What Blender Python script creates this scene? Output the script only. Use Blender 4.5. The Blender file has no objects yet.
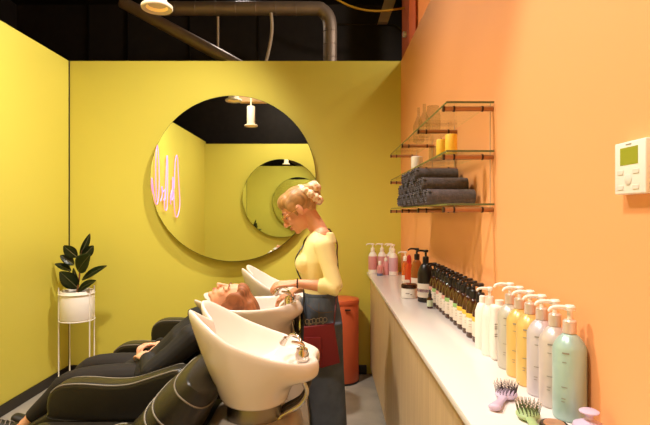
import bpy, bmesh, math, random
from mathutils.bvhtree import BVHTree
from mathutils import Vector, Matrix, Quaternion
random.seed(7)
S = bpy.context.scene
COL = S.collection
PI = math.pi
F, VX, VY, CZ = 492.0, 327.0, 213.5, 1.5
V = Vector
def at(x, y, Y):
    """point at depth Y (metres from the camera) seen at pixel x, y"""
    return V(((x-VX)*Y/F, Y, CZ-(y-VY)*Y/F))
def smooth01(a, b, x):
    t = max(0.0, min(1.0, (x-a)/(b-a))); return t*t*(3-2*t)
def lerp(a, b, t): return a+(b-a)*t

# ------------------------------------------------------------------ materials
def lin(c):
    return tuple(((v/12.92) if v <= .04045 else ((v+.055)/1.055)**2.4) for v in [q/255 for q in c])+(1,)
MATS = {}
def mat(name, rgb, rough=.5, metal=0., bump=0., bscale=60., var=0., vscale=8., trans=0., emit=0., ior=1.45, coat=0., sub=0., stretch=None):
    if name in MATS: return MATS[name]
    m = bpy.data.materials.new(name); m.use_nodes = True
    nt = m.node_tree; b = nt.nodes['Principled BSDF']
    col = lin(rgb)
    b.inputs['Base Color'].default_value = col
    b.inputs['Roughness'].default_value = rough
    b.inputs['Metallic'].default_value = metal
    b.inputs['IOR'].default_value = ior
    b.inputs['Transmission Weight'].default_value = trans
    b.inputs['Coat Weight'].default_value = coat
    if sub: 
        b.inputs['Subsurface Weight'].default_value = sub
        b.inputs['Subsurface Radius'].default_value = (.02, .008, .004)
        b.inputs['Subsurface Scale'].default_value = .5
    if emit:
        b.inputs['Emission Color'].default_value = col
        b.inputs['Emission Strength'].default_value = emit
    tc = nt.nodes.new('ShaderNodeTexCoord'); vec = tc.outputs['Object']
    if stretch:
        mp = nt.nodes.new('ShaderNodeMapping'); mp.inputs['Scale'].default_value = stretch
        nt.links.new(vec, mp.inputs['Vector']); vec = mp.outputs['Vector']
    n = nt.nodes.new('ShaderNodeTexNoise'); n.inputs['Scale'].default_value = vscale; n.inputs['Detail'].default_value = 6
    nt.links.new(vec, n.inputs['Vector'])
    if var:
        r = nt.nodes.new('ShaderNodeValToRGB')
        r.color_ramp.elements[0].position = .3; r.color_ramp.elements[1].position = .7
        r.color_ramp.elements[0].color = tuple(c*(1-var) for c in col[:3])+(1,)
        r.color_ramp.elements[1].color = tuple(min(1, c*(1+var)) for c in col[:3])+(1,)
        nt.links.new(n.outputs['Fac'], r.inputs['Fac']); nt.links.new(r.outputs['Color'], b.inputs['Base Color'])
    if bump:
        n2 = nt.nodes.new('ShaderNodeTexNoise'); n2.inputs['Scale'].default_value = bscale; n2.inputs['Detail'].default_value = 4
        nt.links.new(vec, n2.inputs['Vector'])
        bp = nt.nodes.new('ShaderNodeBump'); bp.inputs['Strength'].default_value = bump; bp.inputs['Distance'].default_value = .004
        nt.links.new(n2.outputs['Fac'], bp.inputs['Height']); nt.links.new(bp.outputs['Normal'], b.inputs['Normal'])
    MATS[name] = m; return m

def flower_mat():
    m = bpy.data.materials.new('floral_satin'); m.use_nodes = True; nt = m.node_tree; b = nt.nodes['Principled BSDF']
    tc = nt.nodes.new('ShaderNodeTexCoord'); vo = nt.nodes.new('ShaderNodeTexVoronoi'); vo.inputs['Scale'].default_value = 55
    nt.links.new(tc.outputs['Object'], vo.inputs['Vector'])
    r = nt.nodes.new('ShaderNodeValToRGB'); e = r.color_ramp.elements
    e[0].position = 0; e[0].color = lin((150, 70, 40)); e[1].position = .6; e[1].color = lin((236, 216, 180))
    x = r.color_ramp.elements.new(.25); x.color = lin((225, 160, 110))
    nt.links.new(vo.outputs['Distance'], r.inputs['Fac']); nt.links.new(r.outputs['Color'], b.inputs['Base Color'])
    b.inputs['Roughness'].default_value = .4
    return m
def wood_mat():
    m = bpy.data.materials.new('pale_oak'); m.use_nodes = True; nt = m.node_tree; b = nt.nodes['Principled BSDF']
    tc = nt.nodes.new('ShaderNodeTexCoord'); mp = nt.nodes.new('ShaderNodeMapping'); mp.inputs['Scale'].default_value = (22, 22, 1.1)
    nt.links.new(tc.outputs['Object'], mp.inputs['Vector'])
    n = nt.nodes.new('ShaderNodeTexNoise'); n.inputs['Scale'].default_value = 1.6; n.inputs['Detail'].default_value = 7; n.inputs['Distortion'].default_value = .3
    nt.links.new(mp.outputs['Vector'], n.inputs['Vector'])
    r = nt.nodes.new('ShaderNodeValToRGB'); e = r.color_ramp.elements
    e[0].position = .3; e[0].color = lin((196, 166, 124)); e[1].position = .72; e[1].color = lin((216, 188, 146))
    nt.links.new(n.outputs['Fac'], r.inputs['Fac']); nt.links.new(r.outputs['Color'], b.inputs['Base Color'])
    b.inputs['Roughness'].default_value = .45
    return m

M_yellow = mat('chartreuse_paint', (206, 194, 78), .55, bump=.06, bscale=220)
M_orange = mat('apricot_paint', (246, 170, 112), .55, bump=.06, bscale=220)
M_black = mat('black_paint', (50, 41, 34), .7, bump=.1, bscale=60, var=.15)
M_concrete = mat('concrete_floor', (160, 152, 140), .38, bump=.08, bscale=40, var=.16, vscale=5)
M_slab = mat('ceiling_slab', (120, 100, 80), .8, bump=.3, bscale=10, var=.2, vscale=3)
M_duct = mat('galvanised_steel', (140, 120, 102), .45, .35, bump=.12, bscale=30, var=.12)
M_mirror = mat('mirror_glass', (228, 232, 224), .008, 1.)
M_edge = mat('mirror_edge', (60, 62, 40), .3, .2)
M_ceram = mat('white_ceramic', (230, 217, 205), .18, coat=.5)
M_leather = mat('black_leather', (34, 30, 24), .36, bump=.22, bscale=160, var=.15, vscale=12)
M_piping = mat('grey_stitching', (120, 112, 98), .6)
M_chrome = mat('chrome', (205, 198, 190), .14, 1.)
M_steel = mat('brushed_steel', (150, 142, 132), .32, 1., bump=.1, bscale=120, stretch=(1, 1, 12))
M_darkmetal = mat('dark_metal', (60, 54, 48), .35, .8)
M_hose = mat('hose_rubber', (70, 62, 54), .5)
M_skin = mat('skin', (226, 164, 128), .5, sub=.15, bump=.05, bscale=120)
M_skin2 = mat('skin_client', (226, 170, 134), .5, sub=.15, bump=.05, bscale=120)
M_hairb = mat('blonde_hair', (178, 134, 82), .42, bump=.35, bscale=22, var=.4, vscale=12, stretch=(1.5, 9, 1.5))
M_hairr = mat('auburn_hair', (150, 92, 54), .6, bump=.35, bscale=20, var=.45, vscale=10, stretch=(1.2, 9, 1.2))
M_shirt = mat('cream_jersey', (250, 238, 170), .8, bump=.15, bscale=160)
M_denim = mat('blue_denim', (76, 84, 96), .85, bump=.3, bscale=260, var=.28, vscale=9)
M_cloth = mat('black_cloth', (26, 23, 21), .75, bump=.35, bscale=30, var=.2, vscale=9)
M_trou = mat('dark_trousers', (30, 24, 20), .8, bump=.2, bscale=40)
M_shoe = mat('black_shoe', (28, 25, 24), .4, bump=.1)
M_eyew = mat('eye_white', (235, 225, 215), .2)
M_iris = mat('iris', (50, 38, 28), .2)
M_lip = mat('lip', (176, 88, 72), .4)
M_brow = mat('brow_hair', (120, 80, 48), .7)
M_gold = mat('gold_wire', (205, 160, 96), .25, 1.)
M_red = mat('red_leather', (112, 14, 22), .5, bump=.15, bscale=90)
M_flower = flower_mat()
M_terra = mat('terracotta_enamel', (208, 96, 58), .38)
M_wood = wood_mat()
M_white = mat('white_worktop', (238, 230, 226), .24, coat=.2)
M_whitep = mat('white_plastic', (240, 234, 226), .35)
M_rod = mat('copper_rod', (172, 118, 76), .35, .4)
M_rodcap = mat('dark_ring', (62, 38, 26), .4, .5)
def thin_glass(name, rgb, refl=.9):
    m = bpy.data.materials.new(name); m.use_nodes = True; nt = m.node_tree; nt.nodes.remove(nt.nodes['Principled BSDF'])
    out = nt.nodes['Material Output']; tr = nt.nodes.new('ShaderNodeBsdfTransparent'); gl = nt.nodes.new('ShaderNodeBsdfGlossy'); mx = nt.nodes.new('ShaderNodeMixShader'); fr = nt.nodes.new('ShaderNodeLayerWeight'); pw = nt.nodes.new('ShaderNodeMath'); pw.operation = 'POWER'; ml = nt.nodes.new('ShaderNodeMath'); ml.operation = 'MULTIPLY_ADD'
    tr.inputs['Color'].default_value = lin(rgb); gl.inputs['Roughness'].default_value = .03; gl.inputs['Color'].default_value = (refl, refl, refl, 1); fr.inputs['Blend'].default_value = .5; pw.inputs[1].default_value = 4; ml.inputs[1].default_value = .35; ml.inputs[2].default_value = .035
    nt.links.new(fr.outputs['Facing'], pw.inputs[0]); nt.links.new(pw.outputs[0], ml.inputs[0]); nt.links.new(ml.outputs[0], mx.inputs[0]); nt.links.new(tr.outputs[0], mx.inputs[1]); nt.links.new(gl.outputs[0], mx.inputs[2]); nt.links.new(mx.outputs[0], out.inputs[0])
    return m
M_glass = thin_glass('shelf_glass', (250, 253, 247))
M_glasse = mat('glass_edge', (96, 104, 66), .2)
M_clear = thin_glass('clear_glass', (236, 236, 230))
M_towel = mat('charcoal_towel', (92, 86, 90), .95, bump=1., bscale=150, var=.25, vscale=60)
M_amber = mat('amber_glass', (66, 32, 14), .1, coat=.6)
M_brownb = mat('brown_clear', (176, 104, 46), .1, trans=.35)
M_blackp = mat('black_plastic', (30, 24, 22), .35)
M_leaf = mat('rubber_leaf', (44, 56, 26), .3, var=.2, vscale=20)
M_leafu = mat('leaf_under', (110, 104, 66), .5)
M_stem = mat('plant_stem', (120, 78, 44), .6)
M_soil = mat('soil', (44, 32, 24), .95, bump=1., bscale=80)
M_screen = mat('lcd_screen', (150, 156, 44), .25)
M_print = mat('grey_print', (150, 142, 132), .6)
M_printd = mat('dark_print', (82, 74, 68), .6)
M_neon = mat('pink_neon', (255, 150, 210), .4, emit=.95)
M_lens = mat('lamp_reflector', (236, 192, 100), .4, emit=.45)
M_lampbody = mat('lamp_body', (214, 196, 168), .5)
M_cable = mat('yellow_cable', (206, 150, 30), .5)
M_orangecol_shade = mat('orange_column', (214, 96, 34), .6)  # column side, with its shading put into the darker orange
M_orangecol_lit = mat('orange_column_lit', (226, 130, 60), .6)  # same column paint, front face coloured lighter as if lit
M_beige = mat('beige_metal', (200, 176, 146), .6)

# ------------------------------------------------------------------ mesh helpers
def newbm(): return bmesh.new()
def loop_faces(bm, rings, closed=True):
    for a, b in zip(rings[:-1], rings[1:]):
        n = len(a)
        for i in range(n if closed else n-1):
            j = (i+1) % n
            bm.faces.new((a[i], a[j], b[j], b[i]))
def box(bm, lo, hi, bevel=0., seg=2):
    lo, hi = V(lo), V(hi)
    r = bmesh.ops.create_cube(bm, size=1.)
    c = (lo+hi)/2; d = hi-lo
    for v in r['verts']: v.co = V((v.co.x*d.x, v.co.y*d.y, v.co.z*d.z))+c
    if bevel:
        es = list({e for v in r['verts'] for e in v.link_edges})
        bmesh.ops.bevel(bm, geom=es, offset=min(bevel, min(d)*.49), segments=seg, affect='EDGES', profile=.5)
    return bm
def frame(t, ref=None):
    t = t.normalized()
    if ref is None: ref = V((0, 0, 1)) if abs(t.z) < .9 else V((0, 1, 0))
    a = ref-t*ref.dot(t)
    if a.length < 1e-5: a = t.orthogonal()
    a.normalize(); return a, t.cross(a)
def catmull(pts, rads, k):
    if k <= 1 or len(pts) < 3: return pts, rads
    P, R = [], []
    n = len(pts)
    tup = isinstance(rads[0], tuple)
    for i in range(n-1):
        p0, p1, p2, p3 = pts[max(0, i-1)], pts[i], pts[i+1], pts[min(n-1, i+2)]
        for j in range(k):
            t = j/k
            P.append(.5*((2*p1)+(p2-p0)*t+(2*p0-5*p1+4*p2-p3)*t*t+(3*p1-p0-3*p2+p3)*t**3))
            u = t
            R.append(tuple(lerp(a, b, u) for a, b in zip(rads[i], rads[i+1])) if tup else lerp(rads[i], rads[i+1], u))
    P.append(pts[-1]); R.append(rads[-1]); return P, R
def limb(bm, pts, rads, seg=14, k=4, cap='round', ref=None):
    """tube through pts; a radius is a number or (along ref, across ref)"""
    pts = [V(p) for p in pts]
    if not isinstance(rads, (list, tuple)): rads = [rads]*len(pts)
    P, R = catmull(pts, list(rads), k)
    rings = []; last = None
    n = len(P)
    stations = []
    def tan(i):
        a = P[max(0, i-1)]; b = P[min(n-1, i+1)]; return (b-a).normalized()
    def rr(r): return r if isinstance(r, tuple) else (r, r)
    if cap == 'round':
        t = tan(0); r = rr(R[0]); m = min(r)
        for q in (.98, .8, .5, .2):
            c = math.sqrt(max(0, 1-q*q)); stations.append((P[0]-t*m*q, (r[0]*c, r[1]*c), t))
    for i in range(n): stations.append((P[i], rr(R[i]), tan(i)))
    if cap == 'round':
        t = tan(n-1); r = rr(R[-1]); m = min(r)
        for q in (.2, .5, .8, .98):
            c = math.sqrt(max(0, 1-q*q)); stations.append((P[-1]+t*m*q, (r[0]*c, r[1]*c), t))
    for p, r, t in stations:
        if ref is not None: a, b = frame(t, V(ref))
        elif last is None: a, b = frame(t)
        else: a, b = frame(t, last)
        last = a
        rings.append([bm.verts.new(p+a*math.cos(2*PI*i/seg)*r[0]+b*math.sin(2*PI*i/seg)*r[1]) for i in range(seg)])
    loop_faces(bm, rings)
    bm.faces.new(list(reversed(rings[0]))); bm.faces.new(rings[-1])
    return bm
def tube(bm, pts, r, seg=8, k=4): return limb(bm, pts, r, seg, k, 'flat')
def ell(bm, c, r, rot=None, u=16, v=10):
    res = bmesh.ops.create_uvsphere(bm, u_segments=u, v_segments=v, radius=1.)
    Mx = Matrix.Translation(V(c)) @ (rot.to_4x4() if rot else Matrix()) @ Matrix.Diagonal(V((r[0], r[1], r[2], 1)))
    for vv in res['verts']: vv.co = Mx @ vv.co
    return bm
def lathe(bm, prof, c=(0, 0, 0), seg=24, axis='Z', caps=True):
    c = V(c); rings = []
    for r, z in prof:
        ring = []
        for i in range(seg):
            a = 2*PI*i/seg; x, y = max(r, 1e-4)*math.cos(a), max(r, 1e-4)*math.sin(a)
            ring.append(bm.verts.new(c+{'Z': V((x, y, z)), 'Y': V((x, z, y)), 'X': V((z, x, y))}[axis]))
        rings.append(ring)
    loop_faces(bm, rings)
    if caps:
        bm.faces.new(list(reversed(rings[0]))); bm.faces.new(rings[-1])
    return bm
def cyl(bm, p0, p1, r, seg=16): return limb(bm, [p0, p1], [r, r], seg, 1, 'flat')
def prism(bm, poly, y0, y1, axis='Y', bevel=0., seg=3):
    """poly of (a,b); extruded along axis"""
    def mk(a, b, t): return {'Y': V((a, t, b)), 'X': V((t, a, b)), 'Z': V((a, b, t))}[axis]
    A = [bm.verts.new(mk(a, b, y0)) for a, b in poly]; B = [bm.verts.new(mk(a, b, y1)) for a, b in poly]
    f0 = bm.faces.new(A); f1 = bm.faces.new(list(reversed(B)))
    n = len(A)
    for i in range(n): bm.faces.new((A[i], B[i], B[(i+1) % n], A[(i+1) % n]))
    if bevel:
        es = list(set(f0.edges) | set(f1.edges))
        bmesh.ops.bevel(bm, geom=es, offset=bevel, segments=seg, affect='EDGES', profile=.5)
    return bm

def soft_prism(bm, poly, y0, y1, r, seg=5):
    """side profile (x,z) thickened along Y with well rounded edges"""
    P = [V((a, b)) for a, b in poly]; n = len(P)
    ar = sum(P[i].x*P[(i+1) % n].y-P[(i+1) % n].x*P[i].y for i in range(n)); sg_ = 1 if ar > 0 else -1
    N = []
    for i in range(n):
        t = (P[(i+2) % n]-P[i-2]).normalized(); N.append(V((-t.y, t.x))*sg_)
    rings = []
    lv = [(y0+r-r*math.cos(PI/2*k/seg), r-r*math.sin(PI/2*k/seg)) for k in range(seg+1)]
    lv += [(y0+y1-y, q) for y, q in reversed(lv)]
    for y, q in lv: rings.append([bm.verts.new((P[i].x+N[i].x*q, y, P[i].y+N[i].y*q)) for i in range(n)])
    loop_faces(bm, rings); bm.faces.new(list(reversed(rings[0]))); bm.faces.new(rings[-1]); return bm
def rootpos(o):
    p = V((0, 0, 0))
    while o is not None: p += o.location; o = o.parent
    return p
def obj(name, bm, m, parent=None, base=None, smooth=True, angle=40, sub=0):
    """bm in world coordinates -> one mesh object; origin at its root's base"""
    me = bm if isinstance(bm, bpy.types.Mesh) else bpy.data.meshes.new(name)
    if parent is not None: off = rootpos(parent)
    else: off = V(base) if base is not None else V((0, 0, 0))
    if not isinstance(bm, bpy.types.Mesh):
        bmesh.ops.recalc_face_normals(bm, faces=bm.faces[:])
        bm.to_mesh(me); bm.free()
    me.transform(Matrix.Translation(-off))
    for q in (m if isinstance(m, (list, tuple)) else [m]): me.materials.append(q)
    if smooth:
        me.polygons.foreach_set('use_smooth', [True]*len(me.polygons))
        if angle and not sub: me.set_sharp_from_angle(angle=math.radians(angle))
    o = bpy.data.objects.new(name, me); COL.objects.link(o)
    if parent is not None: o.parent = parent
    else: o.location = off
    if sub:
        s = o.modifiers.new('Subdivision', 'SUBSURF'); s.levels = sub; s.render_levels = sub
    return o
def tag(o, label, cat, group=None, kind=None):
    o['label'] = label; o['category'] = cat
    if group: o['group'] = group
    if kind: o['kind'] = kind
    return o
def thing(name, label, cat, loc=(0, 0, 0), group=None):
    o = bpy.data.objects.new(name, None); o.empty_display_size = .05; COL.objects.link(o); o.location = loc
    return tag(o, label, cat, group)
def struct(name, bm, m, parent=None, smooth=False):
    o = obj(name, bm, m, parent, smooth=smooth)
    o['kind'] = 'structure'; return o
def dup(root, loc, label=None, rz=None):
    r = root.copy(); COL.objects.link(r); r.location = loc
    if label: r['label'] = label
    if rz is not None: r.rotation_euler.z = rz
    for ch in list(root.children):
        c = ch.copy(); COL.objects.link(c); c.parent = r
        for g in list(ch.children):
            d = g.copy(); COL.objects.link(d); d.parent = c
    return r
def blob(bm, voxel, it=3, fac=.5):
    """weld overlapping solids into one continuous skin"""
    bmesh.ops.recalc_face_normals(bm, faces=bm.faces[:])
    me = bpy.data.meshes.new('t'); bm.to_mesh(me); bm.free()
    o = bpy.data.objects.new('t', me); COL.objects.link(o)
    r = o.modifiers.new('r', 'REMESH'); r.mode = 'VOXEL'; r.voxel_size = voxel; r.adaptivity = 0
    if it:
        s = o.modifiers.new('s', 'SMOOTH'); s.iterations = it; s.factor = fac
    dg = bpy.context.evaluated_depsgraph_get(); dg.update()
    out = bpy.data.meshes.new_from_object(o.evaluated_get(dg))
    bpy.data.objects.remove(o); bpy.data.meshes.remove(me)
    out.materials.clear()
    return out

# ------------------------------------------------------------------ camera
cam = bpy.data.cameras.new('camera'); co = bpy.data.objects.new('camera', cam); COL.objects.link(co)
co.location = (0, 0, CZ); co.rotation_euler = (PI/2, 0, 0)
cam.sensor_width = 36; cam.sensor_fit = 'HORIZONTAL'; cam.lens = F*36/650
cam.shift_x = -2/650; cam.shift_y = 1/650; cam.clip_start = .02
S.camera = co

# ------------------------------------------------------------------ room shell
XL, XR, YB, YF, H = -2.412, .692, 4.6, -.63, 2.926
T = .1
struct('floor', box(newbm(), (-4.2, -2.5, -.1), (4.2, 7.0, 0)), M_concrete)
struct('wall_back', box(newbm(), (XL, YB, 0), (XR, YB+T, H)), M_yellow)
struct('wall_left', box(newbm(), (XL-T, YF-T, 0), (XL, YB+T, H)), M_yellow)
struct('wall_front', box(newbm(), (XL, YF-T, 0), (XR, YF, 2.872)), M_yellow)
struct('wall_right', box(newbm(), (XR, YF-T, 0), (XR+T, YB+T, H)), M_orange)
struct('wall_outer_back', box(newbm(), (-4.2, 6.5, 0), (4.2, 6.6, 4.3)), M_black)
struct('wall_outer_left', box(newbm(), (-4.2, -2.5, 0), (-4.1, 6.6, 4.3)), M_black)
struct('wall_outer_right', box(newbm(), (4.1, -2.5, 0), (4.2, 6.6, 4.3)), M_black)
struct('wall_outer_front', box(newbm(), (-4.2, -2.5, 0), (4.2, -2.4, 4.3)), M_black)
struct('ceiling', box(newbm(), (-4.2, -2.5, 4.26), (4.2, 6.6, 4.36)), M_black)
struct('baseboard_left', box(newbm(), (XL, YF, 0), (XL+.015, YB, .085), .003, 1), M_blackp)
struct('baseboard_back', box(newbm(), (XL+.015, YB-.015, 0), (.37, YB, .085), .003, 1), M_blackp)
struct('trim_corner', box(newbm(), (XL, YB-.008, .085), (XL+.008, YB, H)), M_blackp)
for i, x in enumerate((88, 127, 189, 258)):
    p = at(x, 30, 6.49)
    struct('trim_%d' % (i+1), box(newbm(), (p.x-.012, 6.48, 2.0), (p.x+.012, 6.5, 4.26)), M_darkmetal)

# column and bits in the open ceiling beyond the room
t = thing('orange_column', 'orange painted column rising behind the top of the apricot wall', 'column', (1.0, 5.5, 0))
obj('column_side', box(newbm(), (.868, 5.2, 0), (.955, 5.7, 4.26), .004), M_orangecol_shade, t)
obj('column_face', box(newbm(), (.955, 5.15, 0), (1.5, 5.7, 4.26), .004), M_orangecol_lit, t)
Yd = 5.3
b = newbm()
limb(b, [at(150, 8.5, Yd), at(240, 8.5, Yd), at(312, 8.5, Yd), at(322, 10.5, Yd), at(328, 17, Yd), at(330, 27, Yd), at(330, 50, Yd), at(330, 75, Yd)], .074, 20, 4, 'flat')
o = obj('ventilation_duct', b, M_duct, None, at(240, 8.5, Yd))
tag(o, 'round metal duct running level then bending down at right behind back wall', 'duct')
rb = newbm()
rb.free()
for x in range(176, 315, 20):
    rb = newbm(); p = at(x, 8.5, Yd); lathe(rb, [(.0735, -.006), (.077, -.003), (.077, .003), (.0735, .006)], p, 20, 'X'); obj('duct_seam', rb, M_duct, o)
for y in (32, 45, 58):
    rb = newbm(); p = at(330, y, Yd); lathe(rb, [(.0735, -.004), (.077, 0), (.0735, .004)], p, 20); obj('duct_seam', rb, M_duct, o)
Yd2 = 5.12
b = newbm(); limb(b, [at(122, 2, Yd2), at(180, 33.5, Yd2), at(250, 71.5, Yd2)], .062, 20, 1, 'flat')
tag(obj('ventilation_duct', b, M_duct, None, at(180, 29, Yd2)), 'round metal duct slanting down to the right behind back wall', 'duct')
b = newbm(); tube(b, [at(218, 16.6, 5.3), at(218, 47, 5.3)], .012, 8)
tag(obj('hanger_rod', b, M_beige, None, at(218, 14, 5.3)), 'thin metal rod hanging straight down from level duct', 'rod')
b = newbm(); tube(b, [at(271, 13, 5.25), at(272, 28, 5.25), at(270, 45, 5.25), at(265, 66, 5.25)], .017, 8)
tag(obj('conduit', b, M_beige, None, at(271, 13, 5.25)), 'thin bent conduit dropping from level duct left of its elbow', 'pipe')
b = newbm(); q = [at(386, -6, 5.9), at(398, -6, 5.9), at(388, 22, 5.9), at(378, 22, 5.9)]
prism(b, [(p.x, p.z) for p in q], 5.9, 5.98, 'Y')
tag(obj('ceiling_bracket', b, M_beige, None, at(387, 0, 5.9)), 'beige slanted metal bracket hanging in the dark ceiling near orange column', 'bracket')
b = newbm(); tube(b, [at(325, -8, 5.5), at(345, 4, 5.5), at(362, 9.5, 5.5), at(378, 11, 5.5), at(395, 9.5, 5.5), at(412, 6.5, 5.5)], .013, 8)
tag(obj('electric_cable', b, M_cable, None, at(378, 11, 5.5)), 'yellow cable sagging in front of the beige bracket', 'cable')
b = newbm(); tube(b, [at(333, 24, 6.484), at(385, 24.5, 6.484), at(396, 25.5, 6.484), at(402, 30, 6.484), at(416, 31, 6.484)], .014, 8, 3)
tag(obj('conduit', b, M_darkmetal, None, at(385, 24.5, 6.3)), 'dark conduit along black wall bending near the orange column', 'pipe')
b = newbm(); tube(b, [at(406.5, -23.5, 5.75), at(406, 10, 5.75), at(405, 30, 5.75)], .03, 10)
tag(obj('sprinkler_pipe', b, mat('dull_red', (110, 34, 26), .5), None, at(406, 10, 5.75)), 'short dull red pipe left of the orange column', 'pipe')
p = at(406, 34.5, 5.4); b = newbm(); box(b, (p.x-.035, 5.37, p.z-.028), (p.x+.035, 5.43, p.z+.028), .008)
tag(obj('sensor', b, M_whitep, None, p), 'small white sensor box on the side of orange column', 'sensor')
b = newbm(); box(b, (-1.40, 1.13, 3.27), (.3, 1.27, 3.62), .01); box(b, (-1.1, 1.18, 3.6), (-1.07, 1.22, 4.26)); box(b, (-.1, 1.18, 3.6), (-.07, 1.22, 4.26))
tag(obj('duct_box', b, mat('warm_beige', (226, 180, 130), .6), None, (-.6, 1.2, 3.27)), 'beige rectangular duct across the ceiling, seen at top of big mirror', 'duct')

# ------------------------------------------------------------------ mirrors
def mirror(cx, cz, y0, sgn, R, label):
    t = thing('round_mirror', label, 'mirror', (cx, y0, cz))
    b = newbm(); lathe(b, [(R-.12, 0), (R-.12, -sgn*.04)], (cx, y0, cz), 48, 'Y'); obj('mounting_frame', b, M_blackp, t)
    b = newbm(); lathe(b, [(R, -sgn*.04), (R, -sgn*.066), (R-.003, -sgn*.069)], (cx, y0, cz), 96, 'Y'); obj('rim', b, M_edge, t)
    b = newbm(); lathe(b, [(R-.004, -sgn*.0685), (R-.004, -sgn*.070)], (cx, y0, cz), 96, 'Y'); obj('mirror_glass', b, M_mirror, t, smooth=False)
mirror(-.866, 1.822, YB, 1, .765, 'large round frameless mirror on the yellow wall behind the hair stylist')
mirror(-.89, 1.80, YF, -1, .765, 'round mirror on opposite wall, seen inside the big mirror')

# ------------------------------------------------------------------ pendant lamps
def lamp(x, y, label):
    z = 2.83
    t = thing('ceiling_spotlight', label, 'lamp', (x, y, 4.26), 'cylinder spotlights')
    b = newbm(); lathe(b, [(.062, z+.03), (.062, z+.30), (.055, z+.31)], (x, y, 0), 24); obj('lamp_body', b, M_lampbody, t)
    b = newbm(); lathe(b, [(.068, z+.012), (.096, z+.002), (.100, z+.008), (.100, z+.02), (.096, z+.026), (.062, z+.034)], (x, y, 0), 32, caps=False); obj('flange', b, M_lampbody, t)
    b = newbm(); lathe(b, [(.07, z+.012), (.06, z+.03), (.002, z+.034)], (x, y, 0), 24, caps=False); obj('reflector', b, M_lens, t)
    b = newbm(); cyl(b, (x, y, z+.3), (x, y, 4.26), .012, 8); obj('suspension_rod', b, M_lampbody, t)
    return t
lamp(-1.109, 3.21, 'pale cylinder spotlight hanging above the plant side, its flange cut by photo top')
lamp(-1.163, 1.53, 'pale cylinder spotlight seen only in the big mirror, longer of the two')

# ------------------------------------------------------------------ neon sign on the left wall (seen in the mirror)
def neon_pt(zx, zy):
    x, y = 145+zx/5, 140+zy/5
    D = 2.385*F/(VX-x)
    return V((XL+.03, 2*4.53-D, CZ-(y-VY)*D/F))
t = thing('neon_sign', 'pink handwritten neon lettering on left wall, reflected in big mirror', 'sign', neon_pt(110, 200))
for st in ([(128, 322), (126, 290), (134, 250), (140, 284), (132, 300), (136, 240), (138, 186), (143, 250), (146, 200), (150, 108), (158, 76), (163, 110), (167, 200), (173, 300), (170, 350), (158, 386), (147, 350), (143, 250)],
           [(76, 306), (84, 280), (86, 240), (82, 236), (86, 262), (98, 250), (97, 285), (92, 300), (100, 290), (104, 180), (108, 84), (112, 100), (112, 220), (110, 330), (104, 352), (97, 338), (96, 280)],
           [(40, 270), (32, 235), (33, 190), (40, 250), (48, 300), (58, 322), (66, 290), (70, 200), (66, 80), (60, 24), (54, 60), (52, 150), (54, 240), (58, 300)]):
    b = newbm(); tube(b, [neon_pt(*p) for p in st], .008, 8, 4); obj('neon_tube', b, M_neon, t)

# ------------------------------------------------------------------ counter
CT = .955
b = newbm(); box(b, (.405, .25, .06), (.690, 4.598, CT-.026)); 
t = thing('cabinet', 'long pale oak low cabinet along the apricot wall', 'cabinet', (.55, 2.4, 0))
obj('carcass', b, M_wood, t, smooth=False)
b = newbm(); box(b, (.43, .25, 0), (.690, 4.598, .06)); obj('plinth', b, M_blackp, t, smooth=False)
b = newbm(); box(b, (.372, .22, CT-.026), (.690, 4.598, CT), .003, 2)
tag(obj('worktop', b, M_white, None, (.53, 2.4, CT-.026)), 'long glossy white worktop lying on the oak cabinet', 'worktop')

# ------------------------------------------------------------------ bin
bx, by = .135, 4.42
t = thing('waste_bin', 'terracotta cylindrical waste bin between stylist and the oak cabinet', 'bin', (bx, by, 0))
b = newbm(); lathe(b, [(.145, 0), (.15, .01), (.15, .69), (.147, .695)], (bx, by, 0), 40); obj('bin_body', b, M_terra, t)
b = newbm(); lathe(b, [(.152, .696), (.154, .70), (.154, .728), (.149, .738), (.135, .742), (.01, .744)], (bx, by, 0), 40); obj('lid', b, M_terra, t)
b = newbm(); box(b, (bx+.02, by-.164, .655), (bx+.07, by-.147, .668), .003); obj('latch', b, M_blackp, t)
b = newbm(); lathe(b, [(.152, 0), (.152, .018)], (bx, by, 0), 40); obj('base_ring', b, M_blackp, t)

# ------------------------------------------------------------------ plant
pxx, pyy = -2.195, 4.32
t = thing('plant_stand', 'thin white wire plant stand in the left corner', 'plant stand', (pxx, pyy, 0))
for a in (201, 141, 340, 42):
    c, s_ = math.cos(math.radians(a)), math.sin(math.radians(a))
    b = newbm(); tube(b, [(pxx+.143*c, pyy+.143*s_, 0), (pxx+.143*c, pyy+.143*s_, .855)], .0055, 8, 1); obj('leg', b, M_whitep, t)
for z in (.57, .80):
    b = newbm(); tube(b, [(pxx+.143*math.cos(k*PI/18), pyy+.143*math.sin(k*PI/18), z) for k in range(37)], .005, 6, 1); obj('ring', b, M_whitep, t)
t = thing('plant_pot', 'white cylindrical pot held in the wire stand', 'pot', (pxx, pyy, .566))
b = newbm(); lathe(b, [(.10, .57), (.130, .575), (.137, .59), (.137, .822), (.134, .826), (.129, .822), (.128, .79)], (pxx, pyy, 0), 40, caps=False)
lathe(b, [(.10, .57), (.001, .57)], (pxx, pyy, 0), 40, caps=False); obj('pot_wall', b, M_whitep, t)
b = newbm(); lathe(b, [(.128, .80), (.07, .806), (.002, .807)], (pxx, pyy, 0), 30, caps=False); obj('soil', b, M_soil, t)
t = thing('rubber_plant', 'young rubber plant with big dark oval leaves in the white pot', 'plant', (pxx, pyy, .81))
b = newbm(); tube(b, [(pxx, pyy, .808), at(79.5, 275, pyy), at(81, 258, pyy), at(82, 250, pyy)], [.009, .008, .006, .004], 8, 4); obj('stem', b, M_stem, t)
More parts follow.
